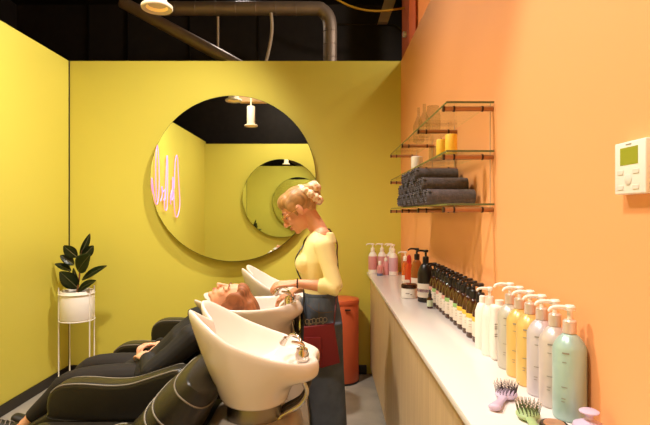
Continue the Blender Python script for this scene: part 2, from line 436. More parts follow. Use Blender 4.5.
def leaf(b0, tip, w, dy, nrm):
    A = at(b0[0], b0[1], pyy); B = at(tip[0], tip[1], pyy+dy)
    d = (B-A); L = d.length; d.normalize(); n = V(nrm); n = (n-d*n.dot(d)).normalized(); s = d.cross(n); W = w*1.28*pyy/F/2
    b = newbm(); rows = []; N = 12
    for i in range(N+1):
        u = i/N
        ww = W*max(.03, math.sin(PI*min(1, u*.96+.02))**.75*(1-.18*u))
        c = A+d*L*u-n*(.18*L*u*u-.1*L*u)
        rows.append([b.verts.new(c+s*ww*k+n*abs(k)*ww*.22) for k in (-1, -.66, -.33, 0, .33, .66, 1)])
    loop_faces(b, rows, False)
    g = bmesh.ops.solidify(b, geom=b.faces[:], thickness=.0012)
    o = obj('leaf', b, M_leaf, t, angle=0)
    mb = newbm(); tube(mb, [A+n*.001, A+d*L*.5-n*(.045*L-.05*L)+n*.002, B-n*.08*L+n*.002], [.003, .002, .001], 6, 3); obj('midrib', mb, M_leafu, o)
leaf((78, 271), (88.5, 255), 15, -.10, (.1, -1, .35))
leaf((77, 257), (63.5, 246), 10, -.05, (-.3, -1, .5))
leaf((74, 265), (60.5, 255), 8, -.04, (-.2, -.8, .8))
leaf((71, 271), (55, 263), 7, -.02, (-.2, -.6, .9))
leaf((78, 288), (60, 272), 13, -.08, (-.1, -1, .6))
leaf((80, 255), (90.5, 234), 6, .02, (.9, -.7, .3))
leaf((82, 257), (93.5, 246), 9, .03, (.4, -.9, -.4))
leaf((82, 280), (105, 265), 8, -.05, (.2, -.8, .7))
leaf((78, 291), (94, 280), 8, -.1, (.2, -.9, .6))
leaf((79, 284), (72, 268), 7, .05, (-.6, -.8, .2))

# ------------------------------------------------------------------ shelf unit
SX0 = .494
t = thing('wall_shelf', 'three-tier glass wall shelf on copper bars on the apricot wall', 'shelf', (.69, 2.9, 1.50))
levels = (1.958, 1.757, 1.538)
for z in levels:
    b = newbm(); box(b, (SX0, 2.025, z-.004), (XR-.004, 3.80, z+.004))
    g = obj('glass_shelf', b, M_glass, t, smooth=False)
    b = newbm(); box(b, (SX0-.0015, 2.025, z-.004), (SX0, 3.80, z+.004)); box(b, (SX0, 2.0235, z-.004), (XR-.004, 2.025, z+.004)); obj('glass_edge', b, M_glasse, g, smooth=False)
for y in (2.05, 2.62, 3.18, 3.74):
    for z in levels:
        zz = z-.022
        b = newbm(); cyl(b, (SX0-.01, y, zz), (XR-.001, y, zz), .0105, 12); r = obj('support_bar', b, M_rod, t)
        for xx in (SX0-.012, SX0+.03, XR-.05):
            b = newbm(); cyl(b, (xx, y, zz), (xx+.008, y, zz), .0125, 12); obj('bar_ring', b, M_rodcap, r)
    b = newbm(); cyl(b, (XR-.012, y, 1.50), (XR-.012, y, 1.965), .0022, 6); obj('suspension_cable', b, M_beige, t)

# towels
def towel(y, z, dx, label, proto=None):
    if proto:
        return dup(proto, (.58+dx, y, z), label)
    x0, x1 = .466+dx, .688+dx; r = .0345
    t = thing('rolled_towel', label, 'towel', (.58+dx, y, z), 'rolled charcoal towels')
    b = newbm(); rnd = random.Random(3)
    limb(b, [(x0+.012, y, z+r), (x0+.05, y, z+r), (x1-.01, y, z+r)], [r*.96, r, r*.97], 20, 4, 'flat')
    for v in b.verts: v.co += V((0, rnd.uniform(-1, 1), rnd.uniform(-1, 1)))*.0012
    obj('towel_roll', b, M_towel, t)
    b = newbm(); pts = []
    for k in range(60):
        a = k*.36; rr = r*.12+(r*.86)*(k/59); pts.append(V((x0+.006+.004*math.sin(k*2.3), y+rr*math.cos(a), z+r+rr*math.sin(a))))
    limb(b, pts, [(.012, .0035)]*60, 6, 1, 'round', ref=(1, 0, 0)); obj('spiral_end', b, M_towel, t)
    return t
tow = None
ord_ = ['nearest', 'second from near', 'third from near', 'fourth from near', 'fifth from near', 'sixth from near', 'seventh from near', 'eighth from near', 'ninth from near', 'tenth from near', 'eleventh from near', 'twelfth from near', 'thirteenth from near', 'farthest']
def row(y0, n, z, lev):
    global tow
    for i in range(n):
        w = ord_[i] if i < n-1 else 'farthest'
        lb = 'rolled charcoal towel on bottom glass shelf, %s in %s' % (w, lev)
        q = towel(y0+i*.0715, z, random.uniform(-.012, 0), lb, tow)
        if tow is None: tow = q
ZT = levels[2]+.004
row(2.245, 14, ZT, 'the bottom layer'); row(2.352, 11, ZT+.061, 'the middle layer'); row(2.531, 7, ZT+.122, 'the top layer')

# glassware and candles on the shelves
def lathe_thing(name, label, cat, c, prof, m, seg=24, group=None):
    b = newbm(); lathe(b, prof, c, seg); o = obj(name, b, m, None, c); return tag(o, label, cat, group)
zt = levels[0]+.004
lathe_thing('glass_bottle', 'tall clear pointed glass bottle on top shelf, leftmost of three', 'bottle', (.60, 3.22, zt), [(.03, 0), (.036, .01), (.036, .11), (.02, .15), (.009, .18), (.009, .23), (.0, .232)], M_clear, group='clear glassware on the top shelf')
lathe_thing('glass_bottle', 'clear glass bottle in middle of the three on top shelf', 'bottle', (.59, 2.98, zt), [(.03, 0), (.036, .01), (.036, .10), (.014, .14), (.010, .15), (.010, .20), (.0, .201)], M_clear, group='clear glassware on the top shelf')
lathe_thing('glass_jar', 'low clear glass jar on top shelf, nearest of three pieces', 'jar', (.59, 2.74, zt), [(.035, 0), (.04, .008), (.04, .10), (.033, .115), (.033, .135), (.0, .137)], M_clear, group='clear glassware on the top shelf')
zt = levels[1]+.004
M_wax = mat('yellow_wax', (248, 204, 70), .5, sub=.2)
def candle(c, r, h, m, label):
    t = thing('pillar_candle', label, 'candle', c)
    b = newbm(); lathe(b, [(r*.95, 0), (r, .004), (r, h-.004), (r*.9, h), (.002, h-.003)], c, 24); obj('wax', b, m, t)
    b = newbm(); cyl(b, V(c)+V((0, 0, h-.004)), V(c)+V((0, 0, h+.007)), .0012, 6); obj('wick', b, M_blackp, t)
candle((.548, 2.17, zt), .026, .088, M_wax, 'yellow pillar candle on middle shelf, the nearer one at right')
candle((.535, 2.30, zt), .024, .084, M_wax, 'yellow pillar candle on middle shelf, the farther one at left')
lathe_thing('glass_jar', 'small clear glass jar left of yellow candles on middle shelf', 'jar', (.535, 2.42, zt), [(.03, 0), (.034, .006), (.034, .06), (.03, .068), (.0, .07)], M_clear)
candle((.53, 2.90, zt), .034, .075, M_whitep, 'short white candle alone at far part of middle shelf')

# ------------------------------------------------------------------ bottles
def pump(bm_col, bm_head, c, z, s=1., d=(-1, -.12), drop=0):
    """collar, stem and spouted head on neck at height z"""
    x, y = c[0], c[1]; d = V((d[0], d[1], 0)).normalized()
    lathe(bm_col, [(.016*s, z), (.0165*s, z+.004*s), (.0165*s, z+.030*s), (.013*s, z+.034*s)], (x, y, 0), 20)
    lathe(bm_head, [(.006*s, z+.034*s), (.006*s, z+.055*s), (.013*s, z+.057*s), (.014*s, z+.066*s), (.011*s, z+.070*s)], (x, y, 0), 16)
    p = V((x, y, z+.063*s))
    limb(bm_head, [p, p+d*.03*s+V((0, 0, .003*s)), p+d*.047*s, p+d*.053*s-V((0, 0, .006*s))], [(.006*s, .008*s), (.0055*s, .007*s), (.005*s, .0055*s), (.004*s, .004*s)], 10, 3, ref=(0, 0, 1))
def pump_bottle(name, label, loc, r, hb, body_m, pump_m, col_m=None, lab=None, ps=1., group=None, d=(-1, -.12), shoulder=.05, prints=None, round_=.35):
    """body height hb to the neck; lab = list of (z0, z1, material)"""
    x, y, z = loc
    t = thing(name, label, 'bottle', loc, group)
    sh = shoulder
    prof = [(r*.9, 0), (r*.98, .003), (r, .008), (r, hb-sh)]
    for k in range(1, 7):
        a = k/6*PI/2
        prof.append((lerp(r, .013*ps, (1-math.cos(a))*(1-round_)+round_*k/6), hb-sh+sh*math.sin(a)*(1-round_)+sh*round_*k/6))
    prof.append((.013*ps, hb+.004))
    b = newbm(); lathe(b, [(q, w+z) for q, w in prof], (x, y, 0), 32); obj('bottle_body', b, body_m, t)
    for z0, z1, lm in (lab or []):
        b = newbm(); lathe(b, [(r+.0004, z+z0), (r+.0008, z+z0+.001), (r+.0008, z+z1-.001), (r+.0004, z+z1)], (x, y, 0), 32, caps=False); obj('label', b, lm, t)
    for z0, a0, a1, h, pm in (prints or []):
        b = newbm(); rr = r+.0012; rows = []
        for zz in (z+z0, z+z0+h): rows.append([b.verts.new((x+rr*math.cos(lerp(a0, a1, k/8)), y+rr*math.sin(lerp(a0, a1, k/8)), zz)) for k in range(9)])
        loop_faces(b, rows, False); obj('print_line', b, pm, t)
    bc, bh = newbm(), newbm(); pump(bc, bh, (x, y), z+hb, ps, d)
    obj('collar', bc, col_m or pump_m, t); obj('pump_head', bh, pump_m, t)
    return t
M_collar = mat('silver_collar', (226, 208, 196), .3, .3)
def tint(n, rgb): return mat(n, rgb, .32, .2, coat=.2)
row_cols = [('teal', 'pale aqua pump bottle nearest the camera, in the large row by wall', tint('pearl_aqua', (168, 198, 192))),
            ('warm', 'warm silver pump bottle directly behind the pale aqua bottle', tint('pearl_warm', (206, 194, 190))),
            ('lilac', 'cool silver lilac pump bottle between warm silver and yellow ones', tint('pearl_lilac', (204, 196, 202))),
            ('y1', 'yellow pump bottle, nearer of two, in the large row', tint('pearl_yellow', (224, 188, 112))),
            ('y2', 'yellow pump bottle, farther of two, beside the grey one', tint('pearl_yellow', (224, 188, 112))),
            ('grey', 'silver grey pump bottle at far end of large row by white bottles', tint('pearl_grey', (196, 192, 180)))]
ys = [1.315+.0855*k for k in range(6)]
pa = -PI*.62
for (k, lb, m_), y in zip(row_cols, ys):
    pump_bottle('pump_bottle', lb, (.6485, y, CT), .0422, .226, m_, M_whitep, M_collar, None, 1.06, 'large pastel pump bottles', (-1, -.05), .04,
                [(.178, pa-.5, pa-.1, .004, M_print), (.155, pa-.5, pa-.25, .002, M_print), (.09, pa-.55, pa-.2, .002, M_print), (.06, pa-.55, pa-.3, .002, M_print), (.052, pa-.55, pa-.35, .002, M_print)], .55)
# white trio
t = thing('lotion_bottle', 'square white lotion bottle between grey pump bottle and white pump bottle', 'bottle', (.645, 1.838, CT))
b = newbm(); box(b, (.612, 1.815, CT), (.678, 1.865, CT+.205), .014, 4); obj('bottle_body', b, M_whitep, t)
b = newbm(); lathe(b, [(.016, CT+.203), (.016, CT+.222)], (.645, 1.838, 0), 20); obj('cap', b, M_whitep, t)
b = newbm()
for z0, w in ((.135, .03), (.125, .03), (.118, .02), (.098, .035), (.09, .03)): box(b, (.618, 1.814, CT+z0), (.618+w, 1.8149, CT+z0+.003))
obj('print_line', b, M_print, t)
pump_bottle('pump_bottle', 'white pump bottle in front of the dark bottle row', (.628, 1.900, CT), .03, .195, M_whitep, M_whitep, None, None, .95, None, (-1, -.1), .045)
t = thing('lotion_bottle', 'small white bottle at left of the white pump bottle', 'bottle', (.630, 1.992, CT))
b = newbm(); lathe(b, [(.028, 0), (.030, .005), (.030, .15), (.02, .18), (.012, .186)], (.630, 1.992, CT), 24); obj('bottle_body', b, M_whitep, t)
b = newbm(); lathe(b, [(.013, .186), (.013, .21), (.010, .213)], (.630, 1.992, CT), 16); obj('cap', b, M_whitep, t)
# amber row
L_w = mat('paper_label', (226, 214, 200), .6); L_y = mat('yellow_label', (232, 190, 70), .6); L_g = mat('green_label', (150, 190, 120), .6); L_p = mat('pink_label', (218, 160, 150), .6)
L_v = mat('violet_label', (160, 110, 140), .6)
bands = [L_y, L_y, L_y, L_y, L_g, L_w, L_g, L_p, L_w, L_p, L_g, L_p]
names = ['yellow-banded', 'yellow-banded', 'yellow-banded', 'yellow-banded', 'green-banded', 'plain-labelled', 'green-banded', 'pink-banded', 'plain-labelled', 'pink-banded', 'green-banded', 'pink-banded']
cnt = ['nearest', 'second', 'third', 'fourth', 'fifth', 'sixth', 'seventh', 'eighth', 'ninth', 'tenth', 'eleventh', 'farthest']
for i in range(12):
    y = 2.092+i*.0795
    pump_bottle('pump_bottle', 'amber pump bottle, %s, %s from the white bottles in dark row' % (names[i], cnt[i]), (.652+random.uniform(-.004, .004), y, CT), .034, .172, M_amber, M_blackp, None,
                [(.025, .088, L_w), (.088, .108, bands[i])], 1.1, 'amber pump bottles in a row', (-.9, -.45+random.uniform(-.3, .3)), .055,
                [(.075, pa-.6, pa, .003, M_print), (.06, pa-.6, pa-.2, .002, M_print), (.05, pa-.6, pa-.1, .002, M_print)])
# big black bottle, dropper, brown pump etc.
pump_bottle('pump_bottle', 'big black pump bottle with violet and white label left of amber row', (.612, 3.05, CT), .050, .24, M_blackp, M_blackp, None, [(.03, .115, L_w), (.062, .082, L_v)], 1.15, None, (-1, -.2), .07)
t = thing('dropper_bottle', 'tiny dark dropper bottle in front of the big black bottle', 'bottle', (.592, 2.83, CT))
b = newbm(); lathe(b, [(.016, 0), (.017, .003), (.017, .055), (.008, .066)], (.592, 2.83, CT), 20); obj('bottle_body', b, M_amber, t)
b = newbm(); lathe(b, [(.0175, .012), (.0175, .048)], (.592, 2.83, CT), 20, caps=False); obj('label', b, mat('mint_label', (196, 208, 184), .6), t)
b = newbm(); lathe(b, [(.010, .066), (.010, .082), (.006, .084), (.005, .105), (.002, .108)], (.592, 2.83, CT), 16); obj('dropper_cap', b, M_blackp, t)
pump_bottle('pump_bottle', 'clear brown pump bottle with black pump behind the white jar', (.625, 3.42, CT), .04, .225, M_brownb, M_blackp, None, [(.03, .10, L_w)], 1.15, None, (-1, -.1), .07)
pump_bottle('spray_bottle', 'orange bottle with white pump at far part of worktop', (.637, 4.0, CT), .03, .16, mat('orange_glass', (222, 112, 44), .15, trans=.3), M_whitep, None, [(.0, .045, L_w)], 1.1, None, (-1, -.1), .05)
t = thing('lotion_bottle', 'orange bottle with a red domed cap beside brown pump bottle', 'bottle', (.63, 3.78, CT))
b = newbm(); lathe(b, [(.03, 0), (.033, .005), (.033, .13), (.016, .165)], (.63, 3.78, CT), 24); obj('bottle_body', b, mat('red_glass', (216, 84, 40), .15, trans=.3), t)
b = newbm(); lathe(b, [(.017, .163), (.018, .19), (.015, .215), (.006, .228), (.001, .23)], (.63, 3.78, CT), 20); obj('cap', b, mat('red_cap', (186, 40, 32), .3), t)
b = newbm(); box(b, (.575, 3.46, CT), (.615, 3.52, CT+.075), .002)
b.free()
b = newbm(); box(b, (.545, 3.50, CT), (.59, 3.53, CT+.07), .003); tag(obj('product_box', b, L_w, None, (.567, 3.515, CT)), 'small white box behind the white jar', 'box')
jc = (.533, 3.19, CT)
t = thing('cosmetic_jar', 'white jar with dark lid near the front of worktop', 'jar', jc)
b = newbm(); lathe(b, [(.045, 0), (.05, .004), (.05, .06), (.046, .066)], jc, 32); obj('jar_body', b, M_whitep, t)
b = newbm(); lathe(b, [(.051, .064), (.052, .068), (.052, .084), (.046, .09), (.001, .091)], jc, 32); obj('lid', b, mat('dark_lid', (70, 48, 36), .2, .4), t)
b = newbm()
for a0, zz, w in ((-2.2, .03, .5), (-1.6, .024, .25)):
    rows = [[b.verts.new((jc[0]+.0506*math.cos(a0+w*k/6), jc[1]+.0506*math.sin(a0+w*k/6), CT+zz+h)) for k in range(7)] for h in (0, .006)]; loop_faces(b, rows, False)
obj('print_line', b, M_print, t)
# pink group at the back
M_pink = mat('pink_label_gloss', (214, 146, 148), .4); M_lil = mat('lilac_label_gloss', (204, 166, 184), .4)
G = 'pink and lilac pump bottles at the far end'
for lb, x, y, m_ in (('pink-banded white pump bottle at the far left end of worktop', .418, 4.50, M_pink), ('pink-banded white pump bottle, second from the far left end', .503, 4.50, M_pink),
                     ('pink-banded white pump bottle standing behind the lilac one', .585, 4.50, M_pink), ('lilac-banded white pump bottle at front right of pink group', .588, 4.36, M_lil)):
    pump_bottle('pump_bottle', lb, (x, y, CT), .0395, .195, M_whitep, M_whitep, None, [(.035, .155, m_)], 1.1, G, (-1, -.1), .045)
pump_bottle('spray_bottle', 'slim pink bottle in front of the pink pump bottles', (.525, 4.38, CT), .026, .12, M_pink, M_whitep, None, None, .9, None, (-.3, -1), .035)
t = thing('lotion_bottle', 'smallest pink bottle with blue foot at front of pink group', 'bottle', (.465, 4.33, CT))
b = newbm(); lathe(b, [(.024, .02), (.025, .022), (.025, .08), (.012, .092)], (.465, 4.33, CT), 24); obj('bottle_body', b, M_pink, t)
b = newbm(); lathe(b, [(.025, 0), (.026, .003), (.026, .02)], (.465, 4.33, CT), 24); obj('foot', b, mat('blue_foot', (104, 112, 150), .4), t)
b = newbm(); lathe(b, [(.013, .09), (.013, .122), (.009, .128)], (.465, 4.33, CT), 16); obj('cap', b, M_whitep, t)

# ------------------------------------------------------------------ brushes
M_lilac = mat('lilac_plastic', (206, 186, 214), .35); M_green = mat('green_plastic', (166, 192, 138), .35)
M_bris = mat('dark_bristle', (66, 54, 62), .5); M_brisg = mat('olive_bristle', (88, 96, 56), .5); M_tip = mat('bristle_tip', (228, 206, 196), .5)
def brush(label, c, ang, hl, m_, mb, R):
    d = V((math.cos(ang), math.sin(ang), 0)); s = V((-d.y, d.x, 0)); c = V(c)
    t = thing('hair_brush', label, 'brush', c)
    b = newbm(); ell(b, c+V((0, 0, .013)), (R*1.15, R, .013), Matrix.Rotation(ang, 3, 'Z')); obj('brush_head', b, m_, t)
    b = newbm(); limb(b, [c-d*R*.8+V((0, 0, .012)), c-d*(R+hl*.35)+V((0, 0, .011)), c-d*(R+hl)+V((0, 0, .012))], [(.008, .013), (.007, .011), (.010, .018)], 14, 5, ref=(0, 0, 1)); obj('handle', b, m_, t)
    k = 0
    for i in range(-4, 5):
        for j in range(-3, 4):
            u, v = i/4.4, j/3.6
            if u*u+v*v > .95 or k >= 60: continue
            k += 1
            p = c+d*u*R*1.05+s*v*R*.92+V((0, 0, .016)); tip = p+(d*u*.25+s*v*.25+V((0, 0, 1))).normalized()*(.026+.004*((i*7+j*3) % 3))
            bb = newbm(); limb(bb, [p, tip], [.0011, .0007], 5, 1, 'flat'); o = obj('bristle', bb, mb, t)
            bb = newbm(); ell(bb, tip, (.0017,)*3, None, 6, 4); obj('bristle_tip', bb, M_tip, o)
brush('lilac hairbrush with short handle lying bristles up on worktop', (.528, 1.450, CT), math.radians(55), .085, M_lilac, M_bris, .032)
brush('green hairbrush lying bristles up in front of lilac brush', (.533, 1.305, CT), math.radians(80), .07, M_green, M_brisg, .031)
c = (.566, 1.225, CT); t = thing('powder_compact', 'dark round compact with pinkish gold lid beside the green brush', 'compact', c)
b = newbm(); lathe(b, [(.032, 0), (.035, .004), (.035, .018), (.032, .022)], c, 32); obj('case', b, mat('dark_case', (56, 36, 30), .25, .3), t)
b = newbm(); lathe(b, [(.026, .0222), (.024, .025), (.012, .024), (.001, .023)], c, 32); obj('lid', b, mat('rose_gold', (214, 160, 130), .3, .6), t)
c = (.642, 1.205, CT); t = thing('scalp_massager', 'lilac scalp massager with disc handle beside the aqua bottle', 'massager', c)
b = newbm(); lathe(b, [(.036, .012), (.04, .016), (.036, .028), (.02, .036), (.010, .042), (.009, .05), (.014, .056), (.022, .058), (.023, .061), (.018, .064), (.001, .065)], c, 32); obj('massager_body', b, M_lilac, t)
for k in range(14):
    a = k*2*PI/14; bb = newbm(); limb(bb, [(c[0]+.031*math.cos(a), c[1]+.031*math.sin(a), CT+.001), (c[0]+.031*math.cos(a), c[1]+.031*math.sin(a), CT+.016)], [.0025, .004], 8, 1); obj('tooth', bb, M_lilac, t)

# ------------------------------------------------------------------ thermostat
t = thing('thermostat', 'white wall thermostat with olive screen on the apricot wall', 'thermostat', (.692, 1.085, 1.543))
y0, y1, z0, z1 = 1.030, 1.141, 1.543, 1.660
b = newbm(); box(b, (.667, y0, z0), (.6915, y1, z1), .003, 3); obj('housing', b, M_whitep, t)
M_btn = mat('button_plastic', (226, 216, 204), .5)
def face(name, ya, yb, za, zb, m_, h=.0006):
    b = newbm(); box(b, (.667-h, ya, za), (.6672, yb, zb)); obj(name, b, m_, t, smooth=False)
face('screen', 1.055, 1.119, 1.608, 1.647, M_screen); face('brand_mark', 1.078, 1.098, 1.652, 1.6545, M_print)
for yy, zz in ((1.118, 1.592), (1.118, 1.558), (1.062, 1.592), (1.062, 1.558)):
    b = newbm(); box(b, (.6655, yy-.011, zz-.005), (.6672, yy+.011, zz+.005), .0006, 1); obj('button', b, M_btn, t)
b = newbm(); lathe(b, [(.013, -.0014), (.012, -.002)], (.6675, 1.09, 1.575), 24, 'X'); obj('dial_button', b, M_btn, t)
b = newbm(); box(b, (.676, 1.0292, 1.552), (.681, 1.0304, 1.558)); box(b, (.676, 1.0292, 1.561), (.681, 1.0304, 1.565)); obj('vent_slot', b, M_printd, t, smooth=False)

# ------------------------------------------------------------------ backwash units
def zr(u):
    k = [(-.02, 1.122), (0, 1.118), (.05, 1.10), (.11, 1.055), (.2, .992), (.3, .950), (.4, .917), (.47, .898), (.53, .889), (.56, .887)]
    for (a, x), (b_, y) in zip(k[:-1], k[1:]):
        if u <= b_: return lerp(x, y, max(0, (u-a)/(b_-a)))
    return k[-1][1]
def basin_bm(Yc, tiltang, dx, dz):
    N = 72; b = newbm()
    def sg(v, n): return math.copysign(abs(v)**(2/n), v)
    rim = []
    for i in range(N):
        th = 2*PI*i/N; c, s = math.cos(th), math.sin(th)
        u = .265+.265*sg(c, 2.7); 
        w = .234-.066*(max(0, .22-u)/.22)**1.6-.03*max(0, u-.38)/.15
        y = w*sg(s, 2.7)
        z = zr(u)
        nt_ = max(0, 1-abs(y)/.118)**1.25*(1 if c < 0 else 0)
        u += .095*nt_; z -= (.085 if tiltang == 0 else .11)*nt_
        tn = smooth01(.09, .03, abs(y))*(1 if c > 0 else 0); u -= .018*tn
        rim.append((u, y, z, th, smooth01(.25, .85, c)))
    def ring(fn): return [fn(*r) for r in rim]
    cen = V((.28, 0))
    def inset(u, y, d):
        v = V((u, y))-cen; L = v.length; v *= (L-d)/L; return v+cen
    R = []
    bo = lambda th: V((.27+.125*math.cos(th), .155*math.sin(th)))
    bi = lambda th: V((.25+.07*math.cos(th), .08*math.sin(th)))
    # bottom -> up outside -> rim -> inside down
    out_t = [1, .97, .85, .65, .45, .28, .14, .05]
    tg = {1: 1, .97: .985, .85: .93, .65: .80, .45: .52, .28: .05, .14: .01, .05: .0}
    tz = {1: 1, .97: .97, .85: .82, .65: .58, .45: .44, .28: .38, .14: .18, .05: .06}
    pts = []
    for t_ in out_t:
        rr = []
        for (u, y, z, th, w) in rim:
            g = lerp(t_, tg[t_], w); zt_ = lerp(t_, tz[t_], w)
            q = V((u, y)).lerp(bo(th), g); q += (q-cen).normalized()*.008*math.sin(PI*t_)*(1-w); rr.append((q.x, q.y, lerp(z-.01, .70, zt_)))
        pts.append(rr)
    pts.append([(*inset(u, y, .004), z-.002) for u, y, z, th, w in rim])
    pts.append([(*inset(u, y, .013), z+.002) for u, y, z, th, w in rim])
    pts.append([(*inset(u, y, .022), z-.004) for u, y, z, th, w in rim])
    for t_, g2, z2 in ((.07, .02, .12), (.2, .22, .17), (.35, .40, .26), (.5, .5, .6), (.7, .7, .86), (.88, .88, .97), (1, 1, 1)):
        rr = []
        for (u, y, z, th, w) in rim:
            g = lerp(t_, g2, w); zt_ = lerp(1-(1-t_)**2.1, z2, w)
            q = inset(u, y, .024); q = q.lerp(bi(th), g); rr.append((q.x, q.y, lerp(z-.01, .795, zt_)))
        pts.append(rr)
    ca, sa = math.cos(tiltang), math.sin(tiltang)
    def X(p):
        u, y, z = p; u -= .27; z -= .87
        return V(((.27+u*ca-z*sa-.53)*1.115-.02+dx, Yc+y, .87+u*sa+z*ca+dz))
    rings = [[b.verts.new(X(p)) for p in rr] for rr in pts]
    loop_faces(b, rings); b.faces.new(list(reversed(rings[0]))); b.faces.new(rings[-1])
    return b, X
def arm_poly():
    return [(-1.375, .53), (-1.37, .60), (-1.34, .643), (-1.29, .667), (-1.2, .672), (-1.08, .664), (-.98, .668), (-.90, .69), (-.80, .722), (-.74, .738), (-.69, .725), (-.67, .67), (-.72, .58), (-.82, .50), (-1.0, .475), (-1.34, .485)]
def smooth_poly(poly, k=4):
    P = [V((a, b)) for a, b in poly]; n = len(P); out = []
    for i in range(n):
        p0, p1, p2, p3 = P[i-1], P[i], P[(i+1) % n], P[(i+2) % n]
        for j in range(k):
            t = j/k; q = .5*((2*p1)+(p2-p0)*t+(2*p0-5*p1+4*p2-p3)*t*t+(3*p1-p0-3*p2+p3)*t**3); out.append((q.x, q.y))
    return out
def unit(label, Yc, tiltang=0., dx=0., dz=0., far_arm=False):
    t = thing('backwash_chair', label, 'salon chair', (-.6, Yc, 0), 'salon backwash units in a row')
    bm, X = basin_bm(Yc, tiltang, dx, dz)
    bs = obj('basin', bm, M_ceram, t, sub=1); bs['label'] = 'white ceramic shampoo basin'
    b = newbm(); c = X((.25, 0, .797)); lathe(b, [(.028, 0), (.03, .003), (.02, .005), (.001, .004)], c, 24); obj('drain', b, M_chrome, bs)
    # tap
    p0 = X((.452, -.02, .872)); 
    b = newbm(); lathe(b, [(.03, 0), (.03, .03), (.026, .036), (.024, .05), (.001, .052)], p0, 24); tp = obj('tap', b, M_chrome, t)
    b = newbm(); tube(b, [p0+V((0, 0, .04)), p0+V((-.012, .03, .085)), p0+V((-.045, .06, .095)), p0+V((-.075, .08, .07))], [.008, .0075, .007, .007], 12, 5)
    limb(b, [p0+V((-.075, .08, .075)), p0+V((-.092, .09, .045))], [.011, .016], 14, 1, 'flat'); obj('spray_head', b, M_chrome, tp)
    b = newbm(); limb(b, [p0+V((0, 0, .05)), p0+V((.0, 0, .066)), p0+V((-.04, -.012, .08))], [.012, .011, .006], 10, 3); obj('tap_lever', b, M_chrome, tp)
    # pedestal
    pc = (-.315+dx*.5, Yc, 0)
    b = newbm(); lathe(b, [(.118, .60), (.12, .61), (.112, .72), (.10, .74)], pc, 40); obj('pedestal', b, M_steel, t)
    b = newbm(); poly = smooth_poly([(-.52, .02), (-.52, .50), (-.50, .61), (-.42, .63), (-.25, .63), (-.15, .615), (-.11, .5), (-.12, .02)], 3)
    prism(b, poly, Yc-.19, Yc+.19, 'Y', .02, 3); obj('base_housing', b, mat('satin_base', (186, 172, 154), .35, .3), t)
    for k, (h0, h1) in enumerate(((.40, -.02), (.43, .03), (.415, .075))):
        b = newbm(); a = X((h0+.055, h1-.03, .85)); tube(b, [a, a+V((.0, 0, -.05)), V((-.085+dx, Yc+h1-.03, .745)), V((-.115+dx, Yc+h1-.03, .69)), V((-.19, Yc+h1-.03, .645)), V((-.22, Yc+h1-.03, .60))], .010, 10, 5); obj('hose', b, M_chrome if k == 0 else M_hose, t)
    # upholstery
    b = newbm(); box(b, (-1.40, Yc-.265, .36), (-.82, Yc+.265, .50), .045, 4); obj('seat', b, M_leather, t)
    lr = smooth_poly([(-1.325, .45), (-1.35, .485), (-1.40, .48), (-1.60, .365), (-1.88, .19), (-1.90, .15), (-1.86, .12), (-1.60, .27), (-1.38, .36)], 4)
    b = newbm(); soft_prism(b, lr, Yc-.255, Yc+.255, .018, 4); obj('leg_rest', b, M_leather, t)
    path = [V((-.505, Yc, .83)), V((-.53, Yc, .795)), V((-.60, Yc, .70)), V((-.68, Yc, .60)), V((-.77, Yc, .51)), V((-.86, Yc, .445)), V((-.90, Yc, .42))]
    P, Q = catmull(path, [.06, .085, .11, .115, .11, .095, .06], 5)
    n = len(P); b = newbm(); rings = []; seams = (6, 11, 13)
    def section(i, grow=0.):
        tg_ = (P[min(n-1, i+1)]-P[max(0, i-1)]).normalized(); nn = tg_.cross(V((0, 1, 0))); hh = Q[i]-(.012 if i == 12 else 0)+grow; ww = .248-(.02 if i in (0, n-1) else 0)+grow; out = []
        for k in range(40):
            a = 2*PI*k/40; c_, s_ = math.cos(a), math.sin(a)
            out.append(P[i]+V((0, 1, 0))*math.copysign(abs(c_)**(2/3.4), c_)*ww+nn*math.copysign(abs(s_)**(2/2.6), s_)*hh)
        return out
    for i in range(n): rings.append([b.verts.new(p) for p in section(i)])
    loop_faces(b, rings); b.faces.new(list(reversed(rings[0]))); b.faces.new(rings[-1])
    br = obj('backrest', b, M_leather, t, angle=60)
    for i in seams:
        q = section(i, .001); b = newbm(); tube(b, q+[q[0]], .0036, 6, 1); obj('piping', b, M_piping, br)
    ayl = [Yc-.385]+([Yc+.33] if far_arm else [])
    for ay in ayl:
        b = newbm(); soft_prism(b, smooth_poly(arm_poly(), 4), ay-.06, ay+.06, .026, 6); ar = obj('armrest', b, M_leather, t, angle=70)
        o_ = rootpos(ar); bv_ = BVHTree.FromPolygons([v.co+o_ for v in ar.data.vertices], [tuple(p.vertices) for p in ar.data.polygons])
        for sy in (-1, 1):
            pts = []
            for k in range(30):
                x = lerp(-1.352, -.73, k/29); top = bv_.ray_cast(V((x, ay, 1.2)), V((0, 0, -1)))[0]
                d_ = V((0, -sy*.9, -1)).normalized(); h_ = bv_.ray_cast(V((x, ay+sy*.05, top.z-.011))-d_*.2, d_)[0]
                if h_ is not None: pts.append(h_-d_*.002)
            b = newbm(); tube(b, pts, .0042, 6, 1); obj('piping', b, M_piping, ar)
        b = newbm(); box(b, (-1.28, ay-.03, .0), (-1.20, ay+.03, .49), .008); box(b, (-.90, ay-.03, .0), (-.82, ay+.03, .51), .008); obj('arm_support', b, M_darkmetal, t)
    b = newbm(); box(b, (-1.30, Yc-.2, 0), (-.5, Yc+.2, .36), .02); obj('chair_base', b, M_darkmetal, t)
    return t
YA, YBc, YC = 2.13, 2.845, 3.56
unit('empty black leather backwash chair with upturned white basin, nearest the camera', YA)
unit('backwash chair with level white basin where the client lies back', YBc, math.radians(24), -.09, .028)
